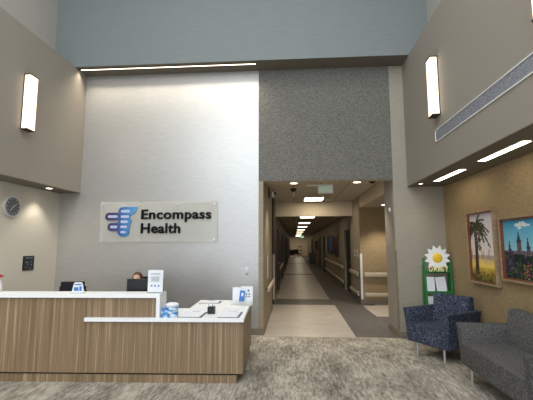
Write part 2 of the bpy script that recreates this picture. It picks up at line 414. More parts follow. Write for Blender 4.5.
# ------------------------------------------------------------------ lights of the building
def sconce(name, label, x, y0, y1, z0, z1, side):
    t = thing(name, label, 'wall lamp', (x, (y0+y1)/2, z0), 0, 'wall sconces on the bulkheads')
    h = z1-z0; w2 = (y1-y0)/2; d = .11*side
    MB().box((0, -w2+.012, .012), (d-.008*side, w2-.012, h-.012), .004).build('diffuser', sconce_m, t)
    m = MB()
    for z in (0, h-.012): m.box((0, -w2, z), (d, w2, z+.012))
    for y in (-w2, w2-.006): m.box((0, y, 0), (.012*side, y+.006, h))
    m.build('frame', bronze, t)
    MB().box((-.0, -w2+.01, .01), (.01*side, w2-.01, h-.01)).build('back_plate', bronze, t)
sconce('wall_sconce', 'tall glowing box sconce on the left bulkhead above the clock', XLB, 5.38, 5.58, 3.46, 4.36, 1)
sconce('wall_sconce', 'tall glowing box sconce on right bulkhead, above the vent\'s far end', XRB, 5.40, 5.60, 3.53, 4.42, -1)
sconce('wall_sconce', 'glowing box sconce cut off by the top right photo corner', XRB, 2.93, 3.13, 3.53, 4.42, -1)
t = thing('linear_light', 'long thin strip light in the soffit above the company sign', 'ceiling light', (-2.45, 6.84, ZS))
B((-1.75, -.016, -.004), (1.75, .016, .0)).build('diffuser', strip_m, t)
for k in range(4): area('cove_beam', (-4.19+.21+.9*k+.21, 6.84, ZS-.012), (0, 0, 0), .86, .03, 7.5, (1, .88, .70), math.radians(110))
MB().box((-1.77, -.05, -.008), (1.77, -.03, 0)).box((-1.77, .03, -.008), (1.77, .05, 0)).box((-1.77, -.05, -.008), (-1.75, .05, 0)).box((1.75, -.05, -.008), (1.77, .05, 0)).build('trim_ring', blackout, t)
for y0, y1, lb in ((5.49, 6.49, 'far recessed linear light in the right soffit near the corner'), (3.99, 4.93, 'near recessed linear light in the right soffit above the framed paintings'), (2.2, 3.2, 'recessed linear light in the right soffit nearest the viewer')):
    t = thing('linear_light', lb, 'ceiling light', (2.42, (y0+y1)/2, 2.73), 0, 'recessed linear lights over the seating')
    h = (y1-y0)/2
    B((-.05, -h, -.004), (.05, h, 0)).build('diffuser', soffl_m, t)
    MB().box((-.06, -h-.01, -.006), (-.05, h+.01, 0)).box((.05, -h-.01, -.006), (.06, h+.01, 0)).build('trim_ring', whitep, t)
def downlight(lb, x, y, z, r=.08, power=22, grp=None, light=True):
    t = thing('downlight', lb, 'ceiling light', (x, y, z), 0, grp)
    m = MB().cyl((0, 0, -.006), (0, 0, 0), r); m.build('lens', down_m, t)
    m = MB().lathe([(r, -.009), (r+.02, -.009), (r+.02, 0), (r, 0)], ring=True); m.build('trim_ring', whitep, t)
    if light: spot('downlight_beam', (x, y, z-.03), power)
downlight('round recessed downlight over the corridor mouth, left of the exit sign', .01, 8.16, ZC, power=75)
downlight('round recessed downlight over the corridor mouth, right of the exit sign', 1.37, 8.13, ZC, power=75)
downlight('round recessed downlight in the lit side corridor ceiling', 2.4, 10.1, 2.7, power=110)
downlight('small recessed downlight in the left soffit above the clock', -4.40, 6.4, 2.68, .05, 22)
downlight('small recessed downlight in the right soffit corner', 2.25, 6.75, 2.73, .03, 3)
for y0, lb in ((4.1, 'added linear fill light in the left soffit above the desk'), (2.2, 'added linear fill light in the left soffit nearest the viewer')):  # out-of-view fixtures added as fill to brighten the left wall
    t = thing('linear_light', lb, 'ceiling light', (-4.42, y0+.5, 2.68), 0, 'added linear fill lights in the left soffit')
    B((-.05, -.5, -.004), (.05, .5, 0)).build('diffuser', emit('left_fill_glow', (255, 244, 225), 26), t)
    MB().box((-.06, -.51, -.006), (-.05, .51, 0)).box((.05, -.51, -.006), (.06, .51, 0)).build('trim_ring', whitep, t)
def troffer(lb, x, y0, y1, z, w=.6, m=trof_m):
    t = thing('ceiling_troffer', lb, 'ceiling light', (x, (y0+y1)/2, z), 0, 'ceiling light panels along the corridor')
    h = (y1-y0)/2
    B((-w/2+.03, -h+.03, -.008), (w/2-.03, h-.03, -.003)).build('diffuser', m, t)
    MB().box((-w/2, -h, -.01), (-w/2+.03, h, 0)).box((w/2-.03, -h, -.01), (w/2, h, 0)).box((-w/2, -h, -.01), (w/2, -h+.03, 0)).box((-w/2, h-.03, -.01), (w/2, h, 0)).build('frame', whitep, t)
troffer('bright square ceiling light just before the beige header', .60, 10.75, 11.6, ZC)
for i, y in enumerate((13.9, 18.0, 22.1, 26.9, 32, 38, 44, 50.5)):  # the farthest panel is added to brighten the end wall
    troffer(['first', 'second', 'third', 'fourth', 'fifth', 'sixth', 'seventh', 'added last'][i]+' ceiling light panel beyond the beige header', .52, y, y+1.1, 2.7, m=trof_dim if i < 6 else trof_m)

# ------------------------------------------------------------------ company sign on the back wall
SX, SZ = .01996, .01975                   # metres per photo pixel on this wall
sg = thing('wall_sign', 'clear acrylic company sign reading Encompass Health with blue purple logo', 'sign', (-3.78, Y0-.035, 1.71))
def sp(px, py): return ((px-101)*SX, (242-py)*SZ)
B((0, -.006, 0), (2.32, .004, .785), .002).build('acrylic_panel', acryl, sg)
for fx in (.06, .79, 1.53, 2.26):
    for z in (.05, .735):
        MB().cyl((fx, -.014, z), (fx, .035, z), .018).build('standoff', chrome, sg)
a = sp(142.4, 219.2); text_mesh('lettering', 'Encompass', inkm, 69*SX, .178, .012, sg, (a[0], -.02, a[1]), (PI/2, 0, 0), bold=.026, spacing=1.05)
a = sp(142.4, 233.0); text_mesh('lettering', 'Health', inkm, 39*SX, .185, .012, sg, (a[0], -.02, a[1]), (PI/2, 0, 0), bold=.026, spacing=1.05)
def EW(px, py, y): q = sp(95+px/8, 195+py/8); return (q[0]-.12, y, q[1])
def plate(m, pts, y0, y1):
    va = [m.bm.verts.new(EW(*p, y0)) for p in pts]; vb = [m.bm.verts.new(EW(*p, y1)) for p in pts]; n = len(pts)
    m.bm.faces.new(va); m.bm.faces.new(list(reversed(vb)))
    for k in range(n): m.bm.faces.new((va[k], va[(k+1) % n], vb[(k+1) % n], vb[k]))
def capsule(x0, x1, y0, y1):
    r = (y1-y0)/2; pts = []
    for k in range(13): a = PI/2+PI*k/12; pts.append((x0+r+r*math.cos(a), (y0+y1)/2-r*math.sin(a)))
    for k in range(13): a = -PI/2+PI*k/12; pts.append((x1-r+r*math.cos(a), (y0+y1)/2-r*math.sin(a)))
    return pts
em = MB()
wing = [(222, 100), (342, 98), (340, 124), (322, 150), (296, 164), (222, 164), (204, 152), (195, 132), (204, 110)]
for k, pts in enumerate((capsule(90, 292, 144, 205), capsule(112, 290, 225, 290), capsule(196, 302, 184, 246), capsule(196, 286, 262, 332), wing)):
    plate(em, pts, -.024-.0012*k, -.006)
plate(em, [(197, 132), (286, 132), (286, 296), (197, 296)], -.0225, -.006)
o = em.build('logo', embl, sg); o.location.x = .12; o['label'] = 'winged logo of rounded bars shading purple to blue'
slot_m = plain('pale_lavender', (186, 196, 224), .4)
for q in ((112, 192, 164, 185), (134, 192, 246, 267), (216, 284, 166, 186), (216, 276, 205, 227), (216, 270, 246, 266), (218, 262, 288, 308), (216, 290, 122, 144)):
    m = MB(); plate(m, capsule(*q), -.0305, -.028); c = m.build('logo_slot', slot_m, o)
# ------------------------------------------------------------------ wall fittings
t = thing('wall_clock', 'round silver framed clock on the left wall under the bulkhead', 'clock', (XLW, 5.83, 2.29))
MB().cyl((0, 0, 0), (.045, 0, 0), .175, seg=40).build('case', chrome, t, True)
MB().cyl((.046, 0, 0), (.05, 0, 0), .15, seg=40).build('dial', plain('dial_grey', (96, 96, 96), .5), t)
for k in range(12):
    a = PI*k/6; B((.05, .125*math.sin(a)-.006, .125*math.cos(a)-.006), (.053, .125*math.sin(a)+.006, .125*math.cos(a)+.006)).build('hour_mark', whitep, t)
MB().cyl((.055, 0, 0), (.055, .075, .045), .006, .003, 8).build('hour_hand', whitep, t)
MB().cyl((.057, 0, 0), (.057, -.06, -.07), .006, .003, 8).build('minute_hand', whitep, t)
t = thing('wall_plaque', 'small square black wall plaque with pale marks below the clock', 'sign', (XLW, 6.345, 1.22))
B((0, -.135, 0), (.015, .135, .25), .003).build('plate', black, t)
B((.015, -.09, .205), (.017, .09, .225)).build('printed_mark', greyp, t)
for (y, z, a, b) in ((-.08, .13, .03, .03), (.02, .14, .05, .012), (-.03, .09, .02, .05), (.05, .08, .03, .03), (-.09, .05, .05, .01), (.0, .03, .07, .01)): B((.015, y, z), (.017, y+a, z+b)).build('printed_mark', greyp, t)
t = thing('wall_hook', 'small silver hook fitting on the wall above the right desk end', 'hook', (-.89, Y0, 1.1))
B((-.03, -.01, 0), (.03, 0, .13), .004).build('plate', chrome, t)
MB().tube([(0, -.01, .09), (0, -.06, .06), (0, -.07, .03), (0, -.04, .01)], .012).build('hook', chrome, t, True)
t = thing('air_vent', 'long white framed linear air vent on the right bulkhead', 'vent', (XRB, 4.2, 3.17))
B((-.006, -2.2, .012), (0, 1.40, .168)).build('grille', grille, t)
MB().box((-.014, -2.21, 0), (0, 1.42, .012)).box((-.014, -2.21, .168), (0, 1.42, .18)).box((-.014, 1.408, 0), (0, 1.42, .18)).box((-.014, -2.21, 0), (0, -2.2, .18)).build('frame', whitep, t)
# corridor fittings
t = thing('wall_camera', 'white domed fitting on black bracket high on left corridor wall', 'camera', (OL, 8.6, 2.72))
B((0, -.03, 0), (.03, .03, .24), .004).build('bracket', black, t)
MB().sph((.10, 0, .12), (.07, .075, .095)).build('dome', chrome, t, True)
MB().cyl((.03, 0, .12), (.07, 0, .12), .03).build('stem', black, t)
MB().sph((.135, -.03, .11), .04).build('lens', black, t, True)
t = thing('ceiling_sensor', 'black ceiling fitting with thin white drop at left of exit sign', 'sensor', (.0, 9.0, ZC))
MB().lathe([(.02, -.08), (.06, -.05), (.08, -.01), (.08, 0)]).build('base', black, t, True)
MB().cyl((0, 0, -.2), (0, 0, -.06), .012).build('drop', whitep, t)
t = thing('dome_camera', 'small black dome camera below the ceiling near the right pier', 'camera', (1.62, 7.75, ZC))
MB().lathe([(.10, -.03), (.10, 0)]).build('base', whitep, t)
MB().sph((0, 0, -.03), (.08, .08, .07)).build('dome', black, t, True)
t = thing('wall_strobe', 'small bright white alarm fitting on the right pier', 'alarm', (OR, 7.42, 2.29))
B((-.012, -.035, 0), (0, .035, .08), .003).build('plate', whitep, t)
B((-.03, -.02, .02), (-.012, .02, .06), .006).build('lens', whitep, t)
t = thing('exit_sign', 'green edge lit exit sign hanging at the corridor ceiling', 'sign', (.72, 8.45, 2.80))
MB().box((-.17, -.006, 0), (.17, .006, .035)).box((-.17, -.012, .035), (-.165, .012, .18)).box((.165, -.012, .035), (.17, .012, .18)).build('frame', whitep, t)
B((-.165, -.005, .035), (.165, .005, .18)).build('panel', exitg, t)
text_mesh('lettering', 'EXIT', exitl, .26, .10, .002, t, (-.13, -.008, .06), (PI/2, 0, 0), bold=.01)
B((-.42, -.02, .17), (.17, .02, .20)).build('mounting_bar', whitep, t)
t = thing('exit_sign', 'tiny lit exit sign at the far end of corridor', 'sign', (.92, 44, 2.38))
B((-.2, -.02, 0), (.2, .02, .22)).build('panel', emit('far_exit_glow', (150, 190, 150), 1.2), t)
MB().cyl((0, 0, .22), (0, 0, .32), .02).build('stem', whitep, t)
tag(B((OL, 8.2, .95), (OL+.012, 8.3, 1.42), .003).build('wall_notice', whitep), 'tall narrow white notice on the left corridor wall above the handrail', 'sign')
for k, y in enumerate((11.25, 11.75)):
    t = thing('wall_switch', ['white switch plate nearer the white corner guard', 'white switch plate nearer the dark doorway'][k], 'switch', (1.85, y, 1.30))
    B((-.008, -.06, 0), (0, .06, .2), .002).build('plate', whitep, t); B((-.016, -.02, .06), (-.008, .02, .14)).build('button', greyp, t)

# ------------------------------------------------------------------ paintings
def raster(nx, ny, fn):
    return [[fn((i+.5)/nx, (j+.5)/ny) for i in range(nx)] for j in range(ny)]
def canvas(name, img, wd, ht, parent, x, flip=False):
    """vertical canvas in the YZ plane facing -X; img[row][col], row 0 = top, col 0 = far end (+Y)"""
    ny, nx = len(img), len(img[0]); me = bpy.data.meshes.new(name)
    vs = [(x, wd*(.5-i/nx), ht*(1-j/ny)) for j in range(ny+1) for i in range(nx+1)]
    fs = [(j*(nx+1)+i, (j+1)*(nx+1)+i, (j+1)*(nx+1)+i+1, j*(nx+1)+i+1) for j in range(ny) for i in range(nx)]
    me.from_pydata(vs, [], fs); ca = me.color_attributes.new('paint', 'FLOAT_COLOR', 'CORNER')
    k = 0
    for j in range(ny):
        for i in range(nx):
            c = lin(img[j][i])
            for q in range(4): ca.data[k].color = c; k += 1
    me.materials.append(canvasm); o = bpy.data.objects.new(name, me); COL.objects.link(o); o.parent = parent
    return o
def frame(t, wd, ht, dep, fw):
    m = MB()
    for a, b in (((-wd/2, 0), (wd/2, fw)), ((-wd/2, ht-fw), (wd/2, ht)), ((-wd/2, fw), (-wd/2+fw, ht-fw)), ((wd/2-fw, fw), (wd/2, ht-fw))):
        m.box((-dep, a[0], a[1]), (0, b[0], b[1]), .006)
    m.build('frame', framew, t)
    m = MB(); f2 = fw+.018
    for a, b in (((-wd/2+fw, fw), (wd/2-fw, f2)), ((-wd/2+fw, ht-f2), (wd/2-fw, ht-fw)), ((-wd/2+fw, f2), (-wd/2+f2, ht-f2)), ((wd/2-f2, f2), (wd/2-fw, ht-f2))):
        m.box((-dep+.012, a[0], a[1]), (0, b[0], b[1]))
    m.build('inner_frame', frame_in, t)
def blend(a, b, t): t = max(0, min(1, t)); return tuple(p+(q-p)*t for p, q in zip(a, b))
def palm_art():
    nx, ny = 70, 100; A = np.zeros((ny, nx, 3))
    for j in range(ny):
        for i in range(nx):
            u, v = i/nx, j/ny; n = math.sin(u*9+v*7)*.5+math.sin(u*23-v*11)*.3
            if v < .62: c = blend((206, 200, 206), (236, 226, 214), v*1.4+n*.12)
            elif v < .80: c = blend((190, 168, 150), (238, 206, 110), (v-.62)*8+n*.2)
            else: c = blend((214, 176, 70), (96, 96, 44), (v-.80)*6+n*.2)
            A[j, i] = c
    for j in range(ny):                                            # hazy far trees
        for i in range(nx):
            if .52 < j/ny < .68 and math.sin(i*.9)+math.sin(i*.37+2) > (.68-j/ny)*16-1.2: A[j, i] = blend(tuple(A[j, i]), (150, 128, 128), .55)
    def dot(x, y, r, c):
        for j in range(max(0, int(y-r)), min(ny, int(y+r)+1)):
            for i in range(max(0, int(x-r)), min(nx, int(x+r)+1)):
                if (i-x)**2+(j-y)**2 <= r*r: A[j, i] = c
    rnd = random.Random(3)
    for k in range(80):                                              # leaning trunk
        s = k/79; dot(15-2*s+2*math.sin(s*3), 24+s*72, 3.6+2.2*s, (62+rnd.random()*20, 50, 42))
    for k in range(34):                                              # fronds
        a = rnd.uniform(-.6, PI+.6); ln = rnd.uniform(16, 44)
        for q in range(30):
            s = q/29; x = 18+math.cos(a)*ln*s; y = 18-math.sin(a)*ln*s*.8+18*s*s
            dot(x, y, 1.5, (44+rnd.random()*30, 50+rnd.random()*22, 40))
            if q % 2: dot(x+rnd.uniform(-1, 1), y+3+rnd.random()*4, .8, (66, 70, 50))
    for k in range(90): dot(20+rnd.uniform(-8, 10), 26+rnd.random()*28, 1.5, rnd.choice([(96, 84, 70), (60, 58, 48)]))
    for k in range(80): dot(rnd.random()*nx, 86+rnd.random()*14, 1.5, rnd.choice([(60, 70, 34), (150, 120, 50), (96, 60, 36)]))
    return A.tolist()
def towers_art():
    nx, ny = 120, 84; A = np.zeros((ny, nx, 3)); rnd = random.Random(5)
    for j in range(ny):
        for i in range(nx): A[j, i] = blend((72, 158, 196), (178, 214, 220), j/ny*1.4)
    def dot(x, y, r, c, ry=None):
        ry = ry or r
        for j in range(max(0, int(y-ry)), min(ny, int(y+ry)+1)):
            for i in range(max(0, int(x-r)), min(nx, int(x+r)+1)):
                if ((i-x)/r)**2+((j-y)/ry)**2 <= 1: A[j, i] = c
    for k in range(14): dot(38+rnd.gauss(0, 7), 8+rnd.gauss(0, 1.5), 4, (226, 234, 234), 1.8)
    for x, top, w2 in ((12, 30, 3), (32, 17, 4), (50, 26, 3), (66, 20, 4), (86, 30, 3), (104, 22, 4)):
        for j in range(top, ny):
            ww = w2 if j > top+16 else max(.5, (j-top)/16*w2)
            for i in range(int(x-ww), int(x+ww)+1):
                if 0 <= i < nx: A[j, i] = (44, 54, 78) if j < top+16 else (84+rnd.random()*30, 70+rnd.random()*24, 88)
        dot(x, top+13, w2+1, (52, 60, 86), 3)
    for i in range(nx):
        for j in range(44, ny):
            A[j, i] = blend((96, 82, 104), (70, 66, 84), rnd.random()) if rnd.random() < .8 else (150, 130, 120)
    for k in range(420):
        x, y = rnd.random()*nx, 50+rnd.random()*34; c = rnd.choice([(28, 44, 36), (44, 66, 42), (58, 84, 48), (34, 38, 50), (26, 36, 40)])
        dot(x, y, rnd.uniform(1.5, 3.5), c)
    for k in range(40): dot(rnd.random()*18, 45+rnd.random()*30, 2, rnd.choice([(52, 46, 70), (70, 64, 90)]))
    for k in range(90): dot(nx*.3+rnd.random()*nx*.7, 62+rnd.random()*20, 1.3, rnd.choice([(150, 160, 60), (170, 70, 80), (110, 120, 60)]))
    return A.tolist()
t = thing('framed_painting', 'framed painting of a palm tree in a pale yellow landscape', 'painting', (XRW, 5.735, 1.085))
frame(t, .81, 1.07, .075, .028); canvas('canvas', palm_art(), .81-.09, 1.07-.09, t, -.03).location.z = .045
t = thing('framed_painting', 'framed painting of a towered building under blue sky', 'painting', (XRW, 4.57, 1.19))
frame(t, 1.30, .82, .07, .028); canvas('canvas', towers_art(), 1.30-.09, .82-.09, t, -.025).location.z = .045
def small_art(label, y0, y1, z0, z1, cols):
    t = thing('framed_picture', label, 'picture', (1.85, (y0+y1)/2, z0), 0)
    wd, ht = y1-y0, z1-z0; rnd = random.Random(int(y0*10))
    m = MB()
    for a, b in (((-wd/2, 0), (wd/2, .05)), ((-wd/2, ht-.05), (wd/2, ht)), ((-wd/2, .05), (-wd/2+.05, ht-.05)), ((wd/2-.05, .05), (wd/2, ht-.05))): m.box((-.05, a[0], a[1]), (0, b[0], b[1]))
    m.build('frame', bronze, t)
    img = [[blend(cols[0], cols[1], min(1, max(0, j/19+rnd.gauss(0, .12)))) if (i+j) % 5 else cols[2] for i in range(20)] for j in range(20)]
    canvas('canvas', img, wd-.1, ht-.1, t, -.02).location.z = .05
small_art('orange and purple picture nearest the dark doorway', 15.9, 17.5, 1.15, 2.04, [(150, 84, 50), (56, 44, 84), (110, 60, 60)])
small_art('blue picture beyond the orange and purple corridor picture', 18.15, 20.6, 1.18, 2.08, [(64, 120, 190), (36, 40, 66), (140, 160, 190)])
small_art('small dark picture farthest down the right corridor wall', 29.5, 32.5, 1.2, 1.95, [(70, 50, 44), (120, 90, 84), (40, 30, 30)])

# ------------------------------------------------------------------ reception desk
DA = math.radians(2.5); DO = (-.63, 4.70, 0)
dk = thing('reception_desk', 'long wood grain reception desk with white stepped countertops', 'desk', DO, DA)
def dl(u, v): return (DO[0]+u*math.cos(DA)-v*math.sin(DA), DO[1]+u*math.sin(DA)+v*math.cos(DA))
UL = -4.0
B((UL, 0, .115), (-1.955, .20, 1.012)).build('front_panel', deskw, dk)
B((-1.951, 0, .115), (0, .03, .728)).build('front_panel', deskw, dk)
B((-1.951, .0, .772), (-1.07, .20, 1.012)).build('front_panel', deskw, dk)
B((UL, -.04, 1.012), (-1.025, .235, 1.057), .002).build('transaction_counter', white, dk)
B((-1.07, -.04, .772), (-1.025, .235, 1.013)).build('end_panel', white, dk)
MB().prism([(-1.955, -.045), (.01, -.045), (.01, 1.45), (-.82, 1.45), (-.82, .68), (UL, .68), (UL, .21), (-1.955, .21)], 'z', .728, .772).build('work_surface', white, dk)
B((-.03, .031, .115), (0, 1.40, .727)).build('side_panel', deskw, dk)
B((-.79, .70, .02), (-.76, 1.40, .727)).build('side_panel', deskw, dk)
B((-.76, 1.37, .02), (-.031, 1.40, .727)).build('back_panel', deskw, dk)
MB().box((UL, .018, 0), (-.075, .06, .092)).box((-.11, .06, 0), (-.075, 1.35, .092)).build('toe_kick', deskw, dk)
MB().box((UL, .03, .092), (-.06, .07, .115)).box((-.12, .07, .092), (-.06, 1.35, .115)).build('shadow_gap', black, dk)
def put(o, u, v, z, rz=0): x, y = dl(u, v); o.location = (x, y, z); o.rotation_euler = (0, 0, DA+rz); return o
# small sign cards on the high counter
t = put(thing('card_sign', 'small white and blue rounded sign at the left of high counter', 'sign'), -2.1, .05, 1.057)
MB().prism([(-.08, 0), (.08, 0), (.055, .115), (.04, .135), (-.04, .135), (-.055, .115)], 'y', -.008, .008).build('card', paper, t)
MB().box((-.05, -.01, .03), (.01, -.008, .075)).box((-.045, -.01, .1), (.045, -.008, .115)).box((.02, -.01, .03), (.05, -.008, .085)).build('print', bluep, t)
B((-.085, -.04, 0), (.085, .04, .006)).build('base', acryl, t)
t = put(thing('sign_holder', 'upright white notice in clear holder at the high counter end', 'sign'), -1.125, .08, 1.057, 0)
B((-.095, -.004, .012), (.095, .004, .285)).build('notice', paper, t)
MB().box((-.1, .005, .004), (.1, .008, .29)).box((-.1, -.05, 0), (.1, .05, .005)).build('holder', acryl, t)
m = MB().box((-.06, -.0095, .235), (.06, -.0085, .243))
for k in range(5): m.box((-.055, -.0095, .20-.013*k), (.055-.01*(k % 2), -.0085, .204-.013*k))
m.build('printed_lines', greyp, t)
for k in range(3): MB().cyl((-.045+.045*k, -.0095, .09), (-.045+.045*k, -.0085, .09), .011).build('dot_print', bluep, t)
# monitor and receptionist
t = put(thing('computer_monitor', 'black computer monitor behind the high counter', 'monitor'), -1.37, .42, .772, PI)
B((-.25, -.02, .13), (.25, .02, .43), .006).build('screen_housing', black, t)
B((-.235, -.024, .145), (.235, -.0201, .415)).build('screen', plain('screen_dark', (30, 34, 44), .2), t)
MB().box((-.03, .015, .01), (.03, .05, .25)).build('stand', black, t)
B((-.12, -.09, 0), (.12, .09, .012), .003).build('base', black, t)

# items on the low work surface
zt = .772
t = put(thing('wipes_canister', 'blue and white wipes canister by the white end panel', 'canister'), -.90, .07, zt)
t.scale = (1.4, 1.4, .95)
MB().lathe([(.052, 0), (.055, .004), (.055, .13), (.05, .135)]).build('tub', wipesm, t, True)
MB().lathe([(.055, .135), (.057, .14), (.056, .16), (.04, .175), (.012, .178)]).build('lid', paper, t, True)
t = put(thing('wipes_tub', 'shorter blue tub in front of the larger wipes canister', 'canister'), -.985, -.005+.06, zt)
t.location = (*dl(-.975, -.0), zt)
MB().lathe([(.035, 0), (.037, .004), (.037, .09), (.034, .095)]).build('tub', wipesm, t, True)
MB().lathe([(.037, .095), (.038, .10), (.036, .112), (.01, .118)]).build('lid', bluep, t, True)
def clip(lb, u, v, wd, dp, rz, boardm=black, papers=1):
    t = put(thing('clipboard', lb, 'clipboard'), u, v, zt, rz)
    B((-wd/2, -dp/2, 0), (wd/2, dp/2, .005), .001).build('board', boardm, t)
    B((-wd/2+.006, -dp/2+.012, .005), (wd/2-.022, dp/2-.014, .010)).build('paper', paper, t)
    MB().box((-.05, dp/2-.035, .008), (.05, dp/2-.005, .016)).build('clip', chrome, t)
    m = MB()
    for k in range(6): m.box((-wd/2+.03, -dp/2+.05+.03*k, .008), (wd/2-.05, -dp/2+.053+.03*k, .0085))
    m.build('printed_lines', paleg, t)
clip('clipboard with white form on low counter, left of the pen cup', -.66, .19, .30, .38, -.04)
clip('clipboard with white form at front right corner of low counter', -.18, .19, .27, .38, -.05)
clip('clipboard lying at the back of the desk return', -.62, 1.22, .32, .23, .0)
def sheet(lb, u, v, rz, z=zt):
    t = put(B((-.105, -.14, 0), (.105, .14, .003)).build('paper_sheet', paper), u, v, z, rz); tag(t, lb, 'paper')
sheet('loose white sheet behind the left clipboard', -.58, .52, .12)
sheet('loose white sheet behind the right clipboard', -.22, .55, -.1)
t = put(thing('pen_cup', 'square black pen cup on low counter between the clipboards', 'pen holder'), -.44, .28, zt)
MB().box((-.045, -.045, 0), (.045, .045, .004)).box((-.045, -.045, 0), (-.041, .045, .085)).box((.041, -.045, 0), (.045, .045, .085)).box((-.045, -.045, 0), (.045, -.041, .085)).box((-.045, .041, 0), (.045, .045, .085)).build('cup', black, t)
for k, (x, y, dx) in enumerate(((-.02, .01, -.02), (.015, -.015, .025), (.0, .02, .01))):
    o = MB().cyl((x, y, .005), (x+dx, y, .115), .004, seg=8).build('pen', [black, bluep, green][k], t)
# brochure holder
t = put(thing('brochure_holder', 'clear holder of white brochures at the desk return end', 'brochure holder'), -.10, .98, zt, -.1)
MB().box((-.14, -.06, 0), (.14, .06, .006)).box((-.16, .05, 0), (.16, .056, .26)).box((-.16, -.06, 0), (.16, -.056, .06)).build('holder', acryl, t)
MB().box((-.155, .02, .008), (-.03, .035, .25)).build('brochure', paper, t)
MB().box((-.02, .0, .008), (.155, .03, .27)).build('brochure', paper, t)
o = MB().box((-.055, -.03, .008), (.02, -.02, .21)).build('brochure', bluep, t); o.rotation_euler = (0, .12, 0)
B((-.03, -.034, .13), (0, -.031, .18)).build('print', paper, o)
m = MB().cyl((.09, -.004, .21), (.09, -.001, .21), .016)
for k in range(4): m.box((.05+.04*(k % 2), -.003, .15-.035*(k//2)), (.075+.04*(k % 2), -.001, .17-.035*(k//2)))
m.build('print', greyp, t)
# vase with red flower at the left photo edge
t = put(thing('flower_vase', 'white vase with red flower at the far left of counter', 'vase'), -3.17, .10, 1.057)
MB().lathe([(.03, 0), (.045, .03), (.04, .09), (.025, .13), (.03, .15)]).build('vase', whitep, t, True)
MB().cyl((0, 0, .13), (0, 0, .2), .005).build('stem', green, t)
m = MB()
for k in range(7): a = 2*PI*k/7; m.sph((.025*math.cos(a), .025*math.sin(a), .205), (.024, .024, .015), 12, 8)
m.sph((0, 0, .215), .022, 12, 8); m.build('flower', redm, t, True)

# ------------------------------------------------------------------ office chairs behind desk
def office_chair(lb, x, y, rz):
    t = thing('office_chair', lb, 'chair', (x, y, 0), rz)
    B((-.24, -.24, .42), (.24, .24, .50), .035).build('seat', darkcloth, t, True)
    m = MB(); rings = []
    for i in range(9):
        s = i/8; z = .56+.50*s; w2 = .22*(1-.25*max(0, s-.6)/.4); yy = .24+.05*s
        m.box((-w2, yy, z), (w2, yy+.05, z+.064), .012)
    m.build('backrest', darkcloth, t, True)
    MB().tube([(0, .1, .42), (0, .27, .42), (0, .30, .7)], .02).build('back_bar', black, t)
    MB().cyl((0, 0, .08), (0, 0, .42), .03).build('gas_post', black, t)
    for k in range(5):
        a = 2*PI*k/5+.3; c, s = math.cos(a), math.sin(a)
        lg = MB().cyl((0, 0, .10), (.27*c, .27*s, .07), .025, .015, 10).build('leg', black, t)
        MB().cyl((.27*c-.012*s, .27*s+.012*c, .03), (.27*c+.012*s, .27*s-.012*c, .03), .03, seg=14).build('caster', black, lg)
    for sx in (-1, 1):
        MB().tube([(.22*sx, 0, .43), (.29*sx, 0, .46), (.29*sx, 0, .66)], .014).box((.255*sx-.0, -.12, .66), (.325*sx, .12, .69), .01).build('armrest', black, t)
office_chair('empty dark office chair left of the receptionist, back just above counter', -3.31, 5.72, math.radians(190))
office_chair('dark office chair the receptionist sits on', -2.51, 6.02, 0)

